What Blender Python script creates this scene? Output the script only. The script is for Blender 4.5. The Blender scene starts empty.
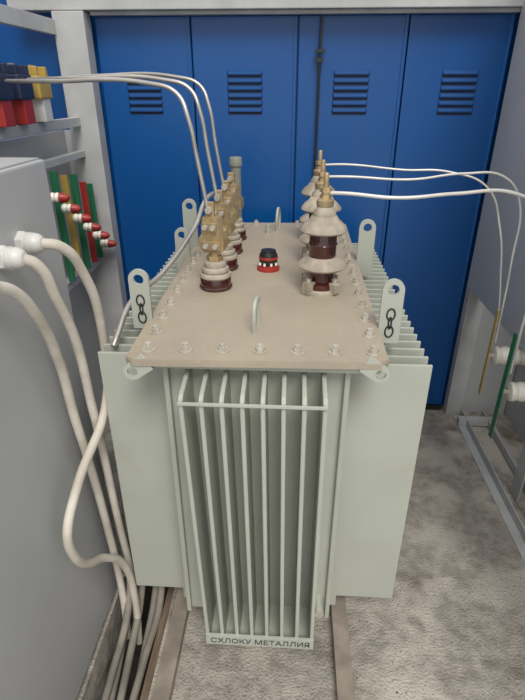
import bpy, bmesh, math, random
from mathutils import Vector, Matrix
random.seed(4)
SC=bpy.context.scene
COL=SC.collection
try:
    SC.view_settings.view_transform='Standard'
except Exception: pass

# ---------------------------------------------------------------- materials
def mat(name,c1,c2=None,scale=8,rough=.5,metal=0,bump=0.0,bscale=60,detail=6,lo=.35,hi=.65,stretch=None,grime=None,spec=.5):
    m=bpy.data.materials.new(name); m.use_nodes=True
    nt=m.node_tree; b=nt.nodes['Principled BSDF']
    b.inputs['Roughness'].default_value=rough; b.inputs['Metallic'].default_value=metal
    b.inputs['Specular IOR Level'].default_value=spec
    tc=nt.nodes.new('ShaderNodeTexCoord'); src=tc.outputs['Object']
    if stretch:
        mp=nt.nodes.new('ShaderNodeMapping'); mp.inputs['Scale'].default_value=stretch
        nt.links.new(src,mp.inputs['Vector']); src=mp.outputs['Vector']
    if c2 is None: c2=tuple(x*.85 for x in c1)
    n=nt.nodes.new('ShaderNodeTexNoise'); n.inputs['Scale'].default_value=scale; n.inputs['Detail'].default_value=detail
    nt.links.new(src,n.inputs['Vector'])
    r=nt.nodes.new('ShaderNodeValToRGB')
    r.color_ramp.elements[0].position=lo; r.color_ramp.elements[0].color=(*c2,1)
    r.color_ramp.elements[1].position=hi; r.color_ramp.elements[1].color=(*c1,1)
    nt.links.new(n.outputs['Fac'],r.inputs['Fac'])
    out=r.outputs['Color']
    gs=grime if isinstance(grime,list) else ([grime] if grime else [])
    for g in gs:
        n2=nt.nodes.new('ShaderNodeTexNoise'); n2.inputs['Scale'].default_value=g[1]; n2.inputs['Detail'].default_value=8
        nt.links.new(tc.outputs['Object'],n2.inputs['Vector'])
        r2=nt.nodes.new('ShaderNodeValToRGB'); r2.color_ramp.elements[0].position=g[2]; r2.color_ramp.elements[1].position=g[3]
        nt.links.new(n2.outputs['Fac'],r2.inputs['Fac'])
        mx=nt.nodes.new('ShaderNodeMixRGB'); mx.inputs['Color2'].default_value=(*g[0],1)
        nt.links.new(r2.outputs['Color'],mx.inputs['Fac']); nt.links.new(out,mx.inputs['Color1'])
        out=mx.outputs['Color']
    nt.links.new(out,b.inputs['Base Color'])
    if bump>0:
        nb=nt.nodes.new('ShaderNodeTexNoise'); nb.inputs['Scale'].default_value=bscale; nb.inputs['Detail'].default_value=5
        nt.links.new(tc.outputs['Object'],nb.inputs['Vector'])
        bp=nt.nodes.new('ShaderNodeBump'); bp.inputs['Strength'].default_value=bump; bp.inputs['Distance'].default_value=.01
        nt.links.new(nb.outputs['Fac'],bp.inputs['Height']); nt.links.new(bp.outputs['Normal'],b.inputs['Normal'])
    return m
M_paint=mat('tank_paint',(.41,.43,.375),(.375,.395,.345),scale=5,rough=.42,bump=.04,grime=((.36,.335,.28),9,.62,.9))
M_fin=mat('fin_paint',(.41,.435,.38),(.38,.40,.35),scale=4,rough=.42,grime=((.37,.345,.29),7,.62,.95))
M_dust=mat('dusty_lid',(.375,.325,.25),(.34,.29,.225),scale=5,rough=.5,bump=.05,bscale=150,grime=((.42,.37,.295),60,.55,.9))
M_bolt=mat('bolt_zinc',(.52,.49,.43),(.40,.37,.31),scale=40,rough=.5,metal=.2)
M_blue=mat('blue_paint',(.002,.074,.275),(.002,.062,.24),scale=1.2,rough=.32,bump=.02,bscale=8)
M_louv=mat('blue_louvre',(.002,.060,.22),(.002,.052,.20),scale=3,rough=.6,spec=.25)
M_bluedk=mat('blue_vent',(.001,.010,.05),rough=.6)
M_seam=mat('door_seam',(.03,.035,.04),rough=.7)
M_gray=mat('sheet_gray',(.43,.44,.455),(.40,.41,.425),scale=2.5,rough=.38)
M_frame=mat('frame_gray',(.46,.47,.475),(.38,.385,.39),scale=7,rough=.5)
M_floor=mat('concrete',(.40,.37,.33),(.26,.24,.21),scale=22,rough=.95,bump=1.0,bscale=110,detail=14,lo=.35,hi=.65,
   grime=[((.50,.465,.41),3.2,.50,.60),((.17,.148,.12),5,.56,.70),((.58,.55,.50),160,.62,.72),((.11,.10,.085),100,.62,.70)])
M_trench=mat('trench_dirt',(.055,.045,.035),(.025,.02,.016),scale=12,rough=.95,bump=.5)
M_wood=mat('old_wood',(.20,.145,.10),(.12,.085,.06),scale=14,rough=.85,bump=.2,stretch=(6,.6,6))
M_steel=mat('rail_steel',(.30,.26,.215),(.20,.17,.14),scale=12,rough=.7,bump=.1)
M_brown=mat('porcelain_brown',(.060,.009,.007),(.042,.007,.005),scale=10,rough=.08,spec=.8)
M_dusty=mat('dusty_porcelain',(.42,.375,.305),(.28,.24,.19),scale=24,rough=.7)
M_brass=mat('brass',(.56,.43,.24),(.42,.31,.16),scale=45,rough=.40,metal=.6)
M_bronze=mat('brass_dull',(.44,.34,.21),(.31,.235,.14),scale=30,rough=.5,metal=.5)
M_white=mat('cable_white',(.64,.60,.53),(.46,.42,.355),scale=9,rough=.6)
M_alu=mat('wire_insulated',(.66,.65,.62),(.54,.53,.50),scale=10,rough=.35,metal=.2)
M_lvw=mat('wire_silver',(.52,.50,.47),(.40,.385,.36),scale=10,rough=.3,metal=.6)
M_cgray=mat('cable_dusty',(.26,.235,.20),(.16,.145,.125),scale=9,rough=.8)
M_black=mat('black_plastic',(.015,.015,.016),rough=.4)
M_red=mat('red_plastic',(.36,.03,.025),rough=.4)
M_navy=mat('navy_plastic',(.02,.03,.07),rough=.4)
M_yel=mat('yellow_resin',(.45,.32,.08),(.36,.25,.05),rough=.4)
M_yelbar=mat('yellow_bar',(.42,.30,.06),rough=.4)
M_grn=mat('green_bar',(.02,.16,.07),rough=.4)
M_ivory=mat('ivory_insulator',(.80,.77,.68),(.74,.71,.62),rough=.3)
M_pipe=mat('pipe_gray',(.24,.25,.215),(.185,.195,.165),rough=.5)
M_plastic=mat('gland_plastic',(.62,.62,.60),(.55,.55,.53),rough=.4)

# ---------------------------------------------------------------- helpers
def empty(name,loc=(0,0,0)):
    e=bpy.data.objects.new(name,None); e.empty_display_size=.1; COL.objects.link(e); return e
def link(name,me,m,parent=None,smooth=False):
    o=bpy.data.objects.new(name,me); COL.objects.link(o)
    if m: me.materials.clear(); me.materials.append(m)
    if parent: o.parent=parent
    if smooth:
        for p in me.polygons: p.use_smooth=True
    return o
def bm_box(bm,x0,x1,y0,y1,z0,z1,bev=0,mtx=None):
    r=bmesh.ops.create_cube(bm,size=1)
    vs=r['verts']
    for v in vs:
        v.co=Vector(((x0+x1)/2+v.co.x*(x1-x0),(y0+y1)/2+v.co.y*(y1-y0),(z0+z1)/2+v.co.z*(z1-z0)))
    if mtx:
        for v in vs: v.co=mtx@v.co
    if bev>0:
        es=list({e for v in vs for e in v.link_edges})
        bmesh.ops.bevel(bm,geom=es,offset=bev,segments=2,affect='EDGES',profile=.6)
def boxes(name,lst,m,parent=None,bev=0):
    bm=bmesh.new()
    for b in lst: bm_box(bm,*b[:6],bev=bev,mtx=b[6] if len(b)>6 else None)
    me=bpy.data.meshes.new(name); bm.to_mesh(me); bm.free()
    return link(name,me,m,parent)
def box(name,x0,x1,y0,y1,z0,z1,m,parent=None,bev=0): return boxes(name,[(x0,x1,y0,y1,z0,z1)],m,parent,bev)
def lathe(name,prof,m,parent=None,loc=(0,0,0),axis=(0,0,1),seg=32,smooth=True):
    bm=bmesh.new(); rings=[]
    for r,z in prof:
        rings.append([bm.verts.new((max(r,1e-4)*math.cos(2*math.pi*i/seg),max(r,1e-4)*math.sin(2*math.pi*i/seg),z)) for i in range(seg)])
    for a,b in zip(rings,rings[1:]):
        for i in range(seg): bm.faces.new((a[i],a[(i+1)%seg],b[(i+1)%seg],b[i]))
    bm.faces.new(list(reversed(rings[0]))); bm.faces.new(rings[-1])
    q=Vector((0,0,1)).rotation_difference(Vector(axis)).to_matrix().to_4x4()
    bm.transform(Matrix.Translation(loc)@q)
    bmesh.ops.recalc_face_normals(bm,faces=bm.faces)
    me=bpy.data.meshes.new(name); bm.to_mesh(me); bm.free()
    o=link(name,me,m,parent,smooth)
    if smooth:
        try: me.set_sharp_from_angle(angle=math.radians(40))
        except Exception: pass
    return o
def cyl(name,p0,p1,r,m,parent=None,seg=20):
    p0=Vector(p0);p1=Vector(p1);L=(p1-p0).length
    return lathe(name,[(r,0),(r,L)],m,parent,loc=p0,axis=(p1-p0).normalized(),seg=seg)
def tube(name,pts,r,m,parent=None,cyclic=False):
    cu=bpy.data.curves.new(name,'CURVE'); cu.dimensions='3D'; cu.bevel_depth=r; cu.bevel_resolution=4; cu.resolution_u=12; cu.use_fill_caps=True
    sp=cu.splines.new('BEZIER'); sp.bezier_points.add(len(pts)-1)
    for b,p in zip(sp.bezier_points,pts):
        b.co=p; b.handle_left_type=b.handle_right_type='AUTO'
    sp.use_cyclic_u=cyclic
    o=bpy.data.objects.new(name+'_c',cu); COL.objects.link(o)
    dg=bpy.context.evaluated_depsgraph_get(); dg.update()
    me=bpy.data.meshes.new_from_object(o.evaluated_get(dg))
    bpy.data.objects.remove(o)
    return link(name,me,m,parent,True)
def flat(name,loops,th,m,parent,mtx):
    cu=bpy.data.curves.new(name,'CURVE'); cu.dimensions='2D'; cu.fill_mode='BOTH'; cu.extrude=th/2
    for lp in loops:
        sp=cu.splines.new('POLY'); sp.points.add(len(lp)-1); sp.use_cyclic_u=True
        for q,p in zip(sp.points,lp): q.co=(p[0],p[1],0,1)
    o=bpy.data.objects.new(name+'_c',cu); COL.objects.link(o)
    dg=bpy.context.evaluated_depsgraph_get(); dg.update()
    me=bpy.data.meshes.new_from_object(o.evaluated_get(dg)); bpy.data.objects.remove(o)
    me.transform(mtx)
    return link(name,me,m,parent)
def circ(cx,cy,r,a0=0,a1=360,n=20,incl=False):
    return [(cx+r*math.cos(math.radians(a0+(a1-a0)*i/(n))),cy+r*math.sin(math.radians(a0+(a1-a0)*i/(n)))) for i in range(n+(1 if incl else 0))]
def XZ(loc,rot=0):
    return Matrix.Translation(loc)@Matrix.Rotation(rot,4,'Z')@Matrix.Rotation(math.radians(90),4,'X')

# ---------------------------------------------------------------- room
BY=2.74
boxes('floor',[(-2.2,-.655,-.6,3.2,-.3,0),(-.435,2.2,-.6,3.2,-.3,0),(-.655,-.435,2.45,3.2,-.3,0)],M_floor)
box('floor_trench',-.654,-.436,-.6,2.449,-.36,-.29,M_trench)
p=empty('wooden_plank'); boxes('plank',[(-.468,-.437,.45,2.3,-.10,-.022)],M_wood,p,bev=.003)
box('wall_back',-2.0,1.6,BY+.036,BY+.09,0,2.5,M_blue)
seams=[-.945,-.492,.008,.509,.975]
vents=[-.735,-.243,.264,.769]
for i in range(4):
    d=empty('door_%d'%(i+1))
    x0,x1=seams[i],seams[i+1]
    box('leaf',x0+.003,x1-.003,BY,BY+.03,.03,2.10,M_blue,d,bev=.004)
    boxes('folded_edges',[(x1-.020,x1-.006,BY-.006,BY,.03,2.10)],M_blue,d,bev=.002)
    L=[]; vx=vents[i]; vb=bmesh.new(); w=.085
    for k in range(6):
        z=1.708+k*.032
        prof=[(BY-.0005,z-.007),(BY-.010,z-.006),(BY-.009,z),(BY-.005,z+.007),(BY-.0005,z+.012)]
        b=[vb.verts.new((vx-w*.93,)+p) for p in prof]
        a2=[vb.verts.new((vx-w,BY-.0005,p[1])) for p in prof]
        c=[vb.verts.new((vx+w*.93,)+p) for p in prof]; e2=[vb.verts.new((vx+w,BY-.0005,p[1])) for p in prof]
        for j in range(4):
            vb.faces.new((b[j],b[j+1],c[j+1],c[j])); vb.faces.new((a2[j],a2[j+1],b[j+1],b[j])); vb.faces.new((c[j],c[j+1],e2[j+1],e2[j]))
        L.append((vx-w*.98,vx+w*.98,BY-.001,BY+.001,z-.0185,z-.006))
    me=bpy.data.meshes.new('louvres'); vb.to_mesh(me); vb.free(); link('louvres',me,M_louv,d)
    boxes('louvre_slots',L,M_bluedk,d)
rod=empty('door_lock_rod')
cyl('rod',(.11,BY-.03,1.36),(.11,BY-.03,2.095),.006,M_black,rod)
boxes('rod_guides',[(.088,.132,BY-.04,BY-.018,1.95,1.965),(.095,.125,BY-.04,BY-.018,1.91,1.93)],M_black,rod)
box('trim_1',-1.3,1.3,BY-.09,BY-.002,2.115,2.20,M_frame,bev=.004)
box('trim_2',-.94,.97,BY-.05,BY-.008,2.10,2.114,M_frame)
box('trim_3',-.93,.97,BY-.02,BY-.0005,0.0,.028,M_black)
box('wall_right',1.36,1.42,-.2,BY+.03,0,2.5,M_gray)
box('wall_left',-1.72,-1.66,-.2,BY+.03,0,2.5,M_gray)

# ---------------------------------------------------------------- right sheet metal compartment
rc=empty('sheet_metal_compartment')
box('side_sheet',.962,.975,.9,BY-.075,.850,2.4,M_gray,rc,bev=.002)
box('bottom_flange',.975,1.05,.9,BY-.075,.850,.862,M_gray,rc)
box('rear_post',.985,1.08,BY-.07,BY-.009,0,2.11,M_frame,rc,bev=.003)
box('rear_sheet',1.08,1.355,BY-.03,BY-.009,0,2.11,M_gray,rc)
box('front_post',.99,1.05,.9,.96,.006,.850,M_frame,rc,bev=.003)
fr=empty('floor_angle_frame')
boxes('angle_along',[(1.03,1.08,.6,BY-.08,0,.006),(1.074,1.08,.6,BY-.08,0,.05),(1.20,1.25,.6,BY-.08,0,.006),(1.20,1.206,.6,BY-.08,0,.05)],M_frame,fr,bev=.001)
boxes('angle_cross',[(1.03,1.25,2.55,2.59,.008,.05)],M_frame,fr,bev=.001)

# ---------------------------------------------------------------- transformer
T=empty('power_transformer')
bm=bmesh.new()
fc=[(-.412,1.088),(.252,1.106),(.272,2.58),(-.425,2.56)]
ch=.02
lo=[]
for i,(x,y) in enumerate(fc):
    p=Vector((x,y)); a=Vector(fc[i-1])-p; b=Vector(fc[(i+1)%4])-p
    lo.append(p+a.normalized()*ch); lo.append(p+b.normalized()*ch)
bot=[bm.verts.new((p.x,p.y,1.182)) for p in lo]; top=[bm.verts.new((p.x,p.y,1.2)) for p in lo]
bm.faces.new(list(reversed(bot))); bm.faces.new(top)
for i in range(8): bm.faces.new((bot[i],bot[(i+1)%8],top[(i+1)%8],top[i]))
bmesh.ops.recalc_face_normals(bm,faces=bm.faces)
bmesh.ops.bevel(bm,geom=[e for e in bm.edges if abs(e.verts[0].co.z-1.2)<1e-5 and abs(e.verts[1].co.z-1.2)<1e-5],offset=.003,segments=2,affect='EDGES')
me=bpy.data.meshes.new('lid'); bm.to_mesh(me); bm.free(); link('lid',me,M_dust,T)
box('tank_flange',-.385,.235,1.12,2.54,1.160,1.182,M_paint,T,bev=.003)
box('tank_body',-.333,.165,1.17,2.52,.15,1.162,M_paint,T,bev=.008)
boxes('tank_front_folds',[(-.333,-.318,1.150,1.174,.155,1.158),(.150,.165,1.150,1.174,.155,1.158)],M_paint,T,bev=.004)
def finbank(name,x0,x1,zt):
    L=[];n=26
    for i in range(n):
        y=1.25+i*.050
        L.append((x0,x1,y,y+.009,.145,zt))
    return boxes(name,L,M_fin,T,bev=.0025)
finbank('side_fins_left',-.545,-.334,1.132); finbank('side_fins_right',.166,.402,1.118)
box('bottom_frame',-.37,.20,1.25,2.5,.09,.152,M_paint,T,bev=.004)
for i,x in enumerate((-.385,.218)):
    boxes('skid_foot_%d'%(i+1),[(x-.03,x+.03,1.35,1.45,.045,.12),(x-.03,x+.03,2.25,2.35,.045,.12)],M_paint,T,bev=.004)
boxes('skid_cross',[(-.42,.255,1.38,1.42,.06,.1),(-.42,.255,2.28,2.32,.06,.1)],M_paint,T)
fx0,fx1=-.264,.094; n=8
bm=bmesh.new()
for i in range(n):
    x=fx0+(fx1-fx0)*i/(n-1); xb=-.238+(.100+.238)*i/(n-1)
    th=.0055
    prof=[(1.172,1.150),(1.05,1.128),(1.032,1.118),(1.03,.21),(1.04,.186),(1.172,.18)]
    def X(z): t=(z-.18)/.97; return xb+(x-xb)*t
    a=[bm.verts.new((X(p[1])-th,)+p) for p in prof]; b=[bm.verts.new((X(p[1])+th,)+p) for p in prof]
    bm.faces.new(a); bm.faces.new(list(reversed(b)))
    for j in range(len(prof)): bm.faces.new((a[j],b[j],b[(j+1)%6],a[(j+1)%6]))
bmesh.ops.recalc_face_normals(bm,faces=bm.faces)
bmesh.ops.bevel(bm,geom=list(bm.edges),offset=.0018,segments=2,affect='EDGES')
me=bpy.data.meshes.new('front_fins'); bm.to_mesh(me); bm.free(); link('front_fins',me,M_fin,T)
box('front_fin_tie_top',fx0-.006,fx1+.006,1.026,1.032,1.109,1.117,M_fin,T,bev=.001)
box('front_fin_back_strip',fx0-.012,fx1+.012,1.166,1.172,1.140,1.154,M_fin,T)
box('front_fin_tie_bottom',-.244,.106,1.022,1.031,.178,.224,M_fin,T,bev=.001)
box('front_fin_tray',-.238,.10,1.03,1.17,.172,.180,M_fin,T)
cu=bpy.data.curves.new('stamp','FONT'); cu.body='СХЛОКУ МЕТАЛЛИЯ'; cu.size=.032; cu.extrude=.0005; cu.align_x='CENTER'
o=bpy.data.objects.new('stamp_c',cu); COL.objects.link(o)
dg=bpy.context.evaluated_depsgraph_get(); dg.update()
me=bpy.data.meshes.new_from_object(o.evaluated_get(dg)); bpy.data.objects.remove(o)
me.transform(XZ((-.067,1.0212,.189))); link('stamped_lettering',me,M_seam,T)
cyl('drain_valve',(.125,1.17,.235),(.125,1.12,.235),.014,M_fin,T); cyl('drain_valve_cap',(.125,1.125,.235),(.125,1.105,.235),.016,M_bolt,T,seg=6)
bm=bmesh.new()
def bolt(x,y,z=1.2,r=.0135):
    for rr,h0,h1,seg in ((r*1.35,0,.003,20),(r,.003,.014,6),(r*.6,.014,.021,12)):
        res=bmesh.ops.create_cone(bm,cap_ends=True,segments=seg,radius1=rr,radius2=rr*(.93 if seg==6 else 1),depth=h1-h0)
        rot=random.random()*3
        for v in res['verts']:
            v.co=Matrix.Rotation(rot,3,'Z')@v.co; v.co+=Vector((x,y,z+(h0+h1)/2))
for i in range(7): bolt(-.362+i*(.217+.362)/6,1.145+.002*i)
for i in range(1,14):
    bolt(-.368-.0012*i,1.145+i*.105); bolt(.220+.0014*i,1.157+i*.105)
for i in range(1,6): bolt(-.38+i*.61/6,2.525)
me=bpy.data.meshes.new('lid_bolts'); bm.to_mesh(me); bm.free(); link('lid_bolts',me,M_bolt,T)
def lug(name,x,y,z0,z1,w=.030,chain=True):
    h=z1-z0
    out=[(-w,0),(w,0)]+circ(0,h-w,w,0,180,14,True)
    flat(name,[out,circ(0,h-w,w*.52,0,360,20)],.012,M_fin,T,XZ((x,y,z0)))
    s=1 if x<0 else -1
    boxes(name+'_bracket',[(min(x,x+s*.09),max(x,x+s*.09),y+.006,y+.018,1.135,1.181)],M_fin,T)
    if chain:
        for k in range(3):
            zc=z0+h*.10+k*.026+.018
            ww=.011 if k%2==0 else .004
            lp=[(ww*math.cos(t*math.pi/8),0,.017*math.sin(t*math.pi/8)) for t in range(16)]
            tube(name+'_chain_mark_%d'%k,[(x+p[0],y-.0075,zc+p[2]) for p in lp],.0022,M_black,T,True)
lug('lifting_lug_1',-.430,1.345,1.17,1.350,.029); lug('lifting_lug_2',.282,1.317,1.155,1.345)
lug('lifting_lug_3',-.425,2.11,1.14,1.400,.029,False); lug('lifting_lug_4',.290,1.95,1.14,1.362,.031,False)
lug('lifting_lug_5',-.430,1.95,1.14,1.32,.028,False)
def eye(name,x,y,z,ang):
    R=.024
    out=[(0.0,R),(.05,R),(.05,-R),(0.0,-R)]+circ(0,0,R,270,90,14,True)[1:-1]
    flat(name,[out,circ(0,0,R*.55)],.008,M_fin,T,XZ((x,y,z))@Matrix.Rotation(ang,4,'Z'))
eye('tie_eyelet_1',-.394,1.097,1.163,math.radians(35)); eye('tie_eyelet_2',.232,1.110,1.167,math.radians(145))
tube('lid_hoop_1',[(-.096,1.262,1.2),(-.096,1.258,1.25),(-.095,1.268,1.278),(-.092,1.30,1.285),(-.090,1.33,1.275),(-.089,1.335,1.25),(-.089,1.335,1.2)],.0065,M_fin,T)
tube('lid_hoop_2',[(-.07,2.40,1.2),(-.07,2.40,1.27),(-.065,2.43,1.30),(-.06,2.46,1.27),(-.06,2.46,1.2)],.0065,M_fin,T)
cyl('lid_stud',(-.11,2.36,1.2),(-.11,2.36,1.24),.012,M_fin,T,seg=6)
lathe('gauge_base',[(.042,0),(.042,.012),(.036,.014),(.036,.02)],M_red,T,loc=(-.083,1.82,1.2))
lathe('gauge_body',[(.031,.02),(.034,.03),(.033,.06),(.028,.066),(.028,.074),(.0,.074)],M_black,T,loc=(-.083,1.82,1.2))
lathe('gauge_ring',[(.0345,.042),(.0355,.044),(.0355,.050),(.0345,.052)],M_red,T,loc=(-.083,1.82,1.2))
boxes('gauge_marks',[(-.083+.036*math.cos(a)-.004,-.083+.036*math.cos(a)+.004,1.82+.036*math.sin(a)-.003,1.82+.036*math.sin(a)+.003,1.222,1.232) for a in [math.radians(k) for k in (215,250,290,325)]],M_ivory,T)
lathe('filler_pipe',[(.034,0),(.034,.012),(.024,.014),(.024,.29),(.029,.291),(.029,.322),(.026,.328),(0,.328)],M_pipe,T,loc=(-.262,2.42,1.2))
def hv(i,x,y):
    L=(x,y,1.2)
    lathe('hv_%d_flange'%i,[(.066,0),(.066,.006),(.056,.008),(.052,.014)],M_dusty,T,loc=L)
    lathe('hv_%d_foot'%i,[(.050,.006),(.052,.02),(.050,.032),(.040,.04)],M_brown,T,loc=L)
    for k in range(4):
        a=math.radians(45+90*k); cx,cy=x+.060*math.cos(a),y+.060*math.sin(a)
        mt=Matrix.Translation((cx,cy,1.2))@Matrix.Rotation(a,4,'Z')
        boxes('hv_%d_clamp_%d'%(i,k),[(-.016,.014,-.012,.012,.006,.040,mt)],M_dusty,T,bev=.003)
        cyl('hv_%d_clampbolt_%d'%(i,k),(cx,cy,1.24),(cx,cy,1.254),.009,M_bolt,T,seg=6)
    lathe('hv_%d_body_low'%i,[(.041,.03),(.043,.06),(.041,.085)],M_brown,T,loc=L)
    lathe('hv_%d_shed_low'%i,[(.040,.078),(.074,.082),(.079,.088),(.077,.096),(.060,.110),(.042,.120)],M_dusty,T,loc=L)
    lathe('hv_%d_body_up'%i,[(.038,.11),(.044,.12),(.044,.155),(.047,.160),(.044,.165),(.044,.20),(.038,.205)],M_brown,T,loc=L)
    lathe('hv_%d_hat'%i,[(.036,.196),(.068,.198),(.075,.204),(.073,.212),(.060,.226),(.048,.236),(.040,.248),(.036,.250),(.036,.258),(.028,.268),(.024,.279),(.020,.282)],M_dusty,T,loc=L)
    lathe('hv_%d_cap'%i,[(.026,.278),(.027,.284),(.027,.296),(.018,.302),(.012,.304)],M_bronze,T,loc=L,seg=24)
    lathe('hv_%d_nuts'%i,[(.018,.302),(.018,.312),(.013,.314),(.013,.319),(.019,.320),(.019,.333),(.014,.335)],M_brass,T,loc=L,seg=6,smooth=False)
    lathe('hv_%d_stud'%i,[(.0085,.32),(.0085,.372),(.006,.376)],M_bronze,T,loc=L,seg=14)
HV=[(.102,1.61),(.108,1.93),(.112,2.25)]
for i,(x,y) in enumerate(HV): hv(i+1,x,y)
def lv(i,x,y):
    L=(x,y,1.2)
    lathe('lv_%d_base'%i,[(.054,0),(.056,.008),(.052,.012),(.052,.036),(.047,.042)],M_brown,T,loc=L)
    lathe('lv_%d_insul'%i,[(.050,.038),(.054,.044),(.052,.052),(.042,.056),(.046,.062),(.045,.070),(.036,.075),(.038,.082),(.036,.09),(.028,.095)],M_dusty,T,loc=L)
    lathe('lv_%d_nut'%i,[(.026,.094),(.028,.097),(.028,.108),(.024,.111)],M_brass,T,loc=L,seg=6,smooth=False)
    lathe('lv_%d_stud'%i,[(.020,.10),(.020,.15)],M_brass,T,loc=L)
    mt=Matrix.Translation((x,y,1.2))@Matrix.Rotation(math.radians(-12),4,'Z')
    flat('lv_%d_clamp'%i,[[(-.030,.125),(.028,.125),(.040,.140),(.040,.175),(.026,.190),(.024,.232),(.008,.240),(-.028,.240),(-.034,.215),(-.034,.180),(-.042,.172),(-.042,.138)]],.046,M_brass,T,mt@Matrix.Rotation(math.radians(90),4,'X'))
    boxes('lv_%d_jaw'%i,[(-.030,.030,-.032,-.022,.135,.165,mt),(-.028,.020,-.031,-.022,.195,.225,mt)],M_bronze,T,bev=.003)
    for k,(dx,dz) in enumerate(((-.016,.150),(.016,.150),(-.016,.210),(.010,.210))):
        p=mt@Vector((dx,-.030,dz)); q=mt@Vector((dx,-.042,dz))
        cyl('lv_%d_screw_%d'%(i,k),p,q,.009,M_bolt,T,seg=6)
    boxes('lv_%d_tongue'%i,[(-.024,.006,-.008,.008,.225,.285,mt)],M_bronze,T,bev=.004)
    cyl('lv_%d_topnut'%i,mt@Vector((-.010,-.018,.26)),mt@Vector((-.010,.018,.26)),.012,M_bolt,T,seg=6)
LV=[(-.252,1.62),(-.252,1.83),(-.254,2.04),(-.256,2.25)]
for i,(x,y) in enumerate(LV): lv(i+1,x,y)

for x in (-.385,.218):
    r=empty('steel_rail')
    boxes('channel',[(x-.028,x+.028,.5,BY-.05,.036,.042),(x-.028,x-.022,.5,BY-.05,0,.036),(x+.022,x+.028,.5,BY-.05,0,.036)],M_steel,r,bev=.001)

# ---------------------------------------------------------------- wires
W=empty('low_voltage_wires')
ends=[(-.985,1.90,1.825),(-.985,2.06,1.832),(-.985,2.20,1.835)]
for i,(x,y) in enumerate(LV[:3]):
    e=ends[i]; xt=x-.010; h=1.812+.012*i
    tube('wire_%d'%i,[e,(-.75,y+.10,h+.010),(xt-.17,y+.03,h+.004),(xt-.085,y+.02,h-.022),(xt-.050,y,h-.09),(xt-.032,y,1.62),(xt-.006,y,1.46)],.0065,M_lvw,W)
tube('wire_neutral',[(-.27,2.2,1.40),(-.33,2.1,1.42),(-.37,1.9,1.33),(-.43,1.62,1.25),(-.485,1.40,1.22),(-.50,1.30,1.16),(-.505,1.275,1.14)],.009,M_lvw,W)
W2=empty('high_voltage_wires')
def hvw(n,pts,r=.0045): tube('wire_%d'%n,pts,r,M_alu,W2)
hvw(0,[(.102,1.61,1.517),(.16,1.60,1.518),(.32,1.59,1.508),(.5,1.62,1.517),(.68,1.66,1.515),(.80,1.70,1.45),(.868,1.75,1.30),(.880,1.79,1.0),(.880,1.79,.80)],.0058)
hvw(1,[(.108,1.93,1.518),(.2,1.92,1.520),(.42,1.92,1.512),(.62,1.95,1.53),(.76,1.96,1.52),(.845,1.98,1.43),(.868,1.98,1.2),(.870,1.96,.85)])
hvw(2,[(.112,2.25,1.518),(.22,2.24,1.522),(.45,2.22,1.505),(.64,2.2,1.50),(.78,2.15,1.45),(.85,2.12,1.30),(.868,2.04,1.1),(.870,1.98,.95)])
def sup(x,y,z):
    e=empty('support_insulator')
    lathe('body',[(.022,0),(.038,.004),(.040,.02),(.034,.03),(.040,.045),(.040,.06),(.034,.07),(.040,.085),(.040,.1),(.034,.11),(.038,.12),(.038,.26)],M_ivory,e,loc=(x,y,z),axis=(1,0,0))
    cyl('bolt',(x-.022,y,z),(x+.005,y,z),.009,M_bolt,e,seg=6)
    box('bracket',x+.26,x+.268,y-.04,y+.04,0.0065,z+.05,M_frame,e)
sup(.872,1.96,.790); sup(.882,1.775,.725)
b=empty('phase_busbar'); boxes('bar',[(.848,.852,1.945,1.965,.60,1.00)],M_yelbar,b,bev=.001)
b=empty('phase_busbar'); boxes('bar',[(.855,.859,1.76,1.79,.50,.98)],M_grn,b,bev=.001)

# ---------------------------------------------------------------- left control cabinet
C=empty('control_cabinet')
XC=-.66
box('cabinet_body',-1.35,XC,.15,1.39,.03,1.635,M_gray,C,bev=.006)
box('cabinet_plinth',-1.33,XC-.02,.17,1.37,0,.03,M_black,C)
boxes('panel_seams',[(XC-.001,XC+.0015,.62,.624,.04,1.62)],M_seam,C)
box('cabinet_lid_flange',-1.34,XC-.01,.16,1.38,1.635,1.640,M_gray,C)
def gland(i,y,z):
    L=(XC,y,z)
    lathe('gland_%d_hex'%i,[(.030,0),(.030,.016),(.026,.018)],M_plastic,C,loc=L,axis=(1,0,0),seg=6,smooth=False)
    lathe('gland_%d_ribs'%i,[(.027,.016),(.027,.020),(.024,.022),(.027,.024),(.027,.028),(.024,.030)],M_plastic,C,loc=L,axis=(1,0,0))
    lathe('gland_%d_dome'%i,[(.025,.028),(.026,.034),(.024,.046),(.017,.056),(.014,.057)],M_plastic,C,loc=L,axis=(1,0,0))
gland(1,1.18,1.466); gland(2,1.083,1.458); gland(3,.95,1.44)
K=empty('power_cables')
r=.0135
XS=XC+.05
tube('cable_1',[(XS,1.18,1.466),(-.575,1.20,1.455),(-.555,1.27,1.36),(-.555,1.33,1.187),(-.56,1.29,.942),(-.585,1.05,.80),(-.60,.98,.70),(-.60,.99,.60),(-.60,1.05,.50),(-.59,1.14,.42),(-.57,1.22,.30),(-.560,1.25,.08),(-.56,1.22,-.15)],r,M_white,K)
tube('cable_2',[(XS,1.083,1.458),(-.59,1.10,1.44),(-.585,1.15,1.34),(-.585,1.215,1.187),(-.59,1.25,.95),(-.59,1.27,.763),(-.59,1.29,.45),(-.58,1.30,.10),(-.585,1.28,-.15)],r,M_white,K)
tube('cable_3',[(XS,.95,1.44),(-.60,1.0,1.41),(-.595,1.06,1.33),(-.61,1.15,1.15),(-.62,1.19,.95),(-.618,1.22,.75),(-.615,1.25,.45),(-.61,1.26,.12),(-.61,1.24,-.15)],r,M_white,K)
K2=empty('dusty_cable_bundle')
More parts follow.
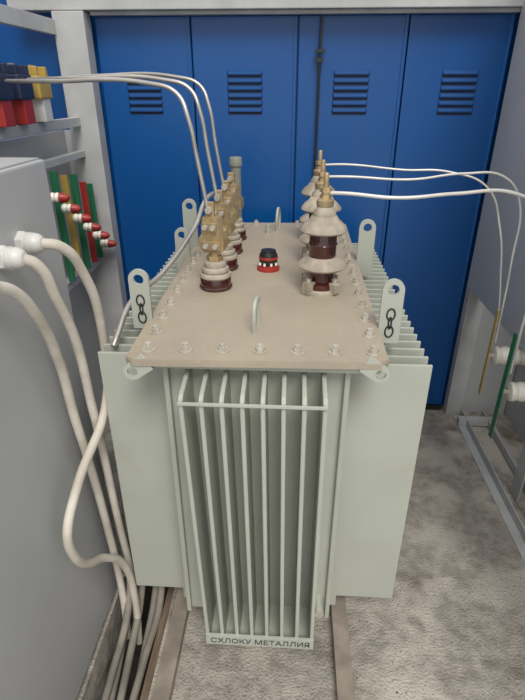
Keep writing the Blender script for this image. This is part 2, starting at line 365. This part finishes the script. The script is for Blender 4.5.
for i,(x,y0,sx) in enumerate(((-.60,1.30,-.02),(-.565,1.36,.01),(-.515,1.40,.0),(-.485,1.34,-.03),(-.62,1.42,.02))):
    tube('floor_cable_%d'%i,[(x,y0+.12,1.0),(x+.01,y0+.08,.5),(x+.01,y0+.02,.15),(x+.008,y0-.08,.0),(x+sx*.5,y0-.22,-.09+.02*(i%2)),(x+sx,y0-.45,-.15+.03*(i%2)),(x+sx*1.2,y0-.8,-.2)],.014,M_cgray,K2)

# ---------------------------------------------------------------- left rack behind the cabinet
R=empty('busbar_rack')
boxes('posts',[(-1.10,-.955,BY-.10,BY-.010,0,2.112),(-1.10,-1.05,1.62,1.67,0,2.2)],M_frame,R,bev=.004)
boxes('rails',[(-1.08,-1.04,1.42,BY-.1,1.64,1.68),(-1.08,-1.04,1.42,BY-.1,1.50,1.53),(-1.08,-1.04,1.42,BY-.1,.95,.99),(-1.12,-1.09,1.42,BY-.1,2.02,2.08)],M_frame,R,bev=.002)
box('backing_sheet',-1.16,-1.145,1.45,BY-.05,0,1.62,M_gray,R)
box('backing_sheet_rear',-1.145,-1.10,BY-.06,BY-.04,0,1.62,M_gray,R)
def ct(name,y,m,m2):
    e=empty(name)
    boxes('body',[(-1.10,-.995,y-.055,y+.055,1.765,1.85)],m,e,bev=.008)
    boxes('foot',[(-1.08,-1.0,y-.035,y+.035,1.682,1.766)],m2,e,bev=.004)
    boxes('ears',[(-1.10,-1.0,y-.05,y-.03,1.849,1.88),(-1.10,-1.0,y+.03,y+.05,1.849,1.88)],m,e,bev=.004)
    cyl('terminal_bolt',(-1.04,y,1.845),(-1.04,y,1.885),.012,M_brass,e,seg=6)
ct('current_transformer',2.22,M_yel,M_plastic); ct('current_transformer',2.06,M_navy,M_red); ct('current_transformer',1.90,M_navy,M_red)
for i,(y,m,z0,z1) in enumerate(((2.10,M_red,1.15,1.45),(2.20,M_grn,1.0,1.49),(2.30,M_yelbar,1.0,1.46),(2.40,M_grn,1.0,1.45),(2.50,M_red,1.0,1.40),(2.58,M_grn,1.0,1.38))):
    e=empty('phase_busbar')
    boxes('bar',[(-1.035,-1.005,y-.006,y+.006,z0,z1)],m,e,bev=.001)
    z=1.40-.065*i
    lathe('insulator',[(.018,0),(.022,.01),(.018,.02),(.022,.03),(.018,.04)],M_ivory,e,loc=(-1.004,y,z),axis=(1,0,0),seg=20)
    lathe('cap',[(.018,.04),(.022,.045),(.016,.07),(.008,.080)],M_red,e,loc=(-1.004,y,z),axis=(1,0,0),seg=20)

# ---------------------------------------------------------------- light & camera
w=bpy.data.worlds.new('world'); SC.world=w; w.use_nodes=True
nt=w.node_tree; bg=nt.nodes['Background']
bg.inputs['Color'].default_value=(1,.99,.97,1); bg.inputs['Strength'].default_value=.98
sun=bpy.data.lights.new('daylight','SUN'); sun.energy=2.5; sun.angle=math.radians(24); sun.color=(1,.955,.885)
so=bpy.data.objects.new('daylight',sun); COL.objects.link(so)
so.rotation_euler=(math.radians(38),0,math.radians(15))
cam=bpy.data.cameras.new('camera'); co=bpy.data.objects.new('camera',cam); COL.objects.link(co)
co.location=(0,0,1.8); co.rotation_euler=(math.radians(90-27.3),0,math.radians(3.3))
cam.sensor_fit='VERTICAL'; cam.sensor_height=36; cam.lens=505/700*36; cam.clip_start=.02
SC.camera=co
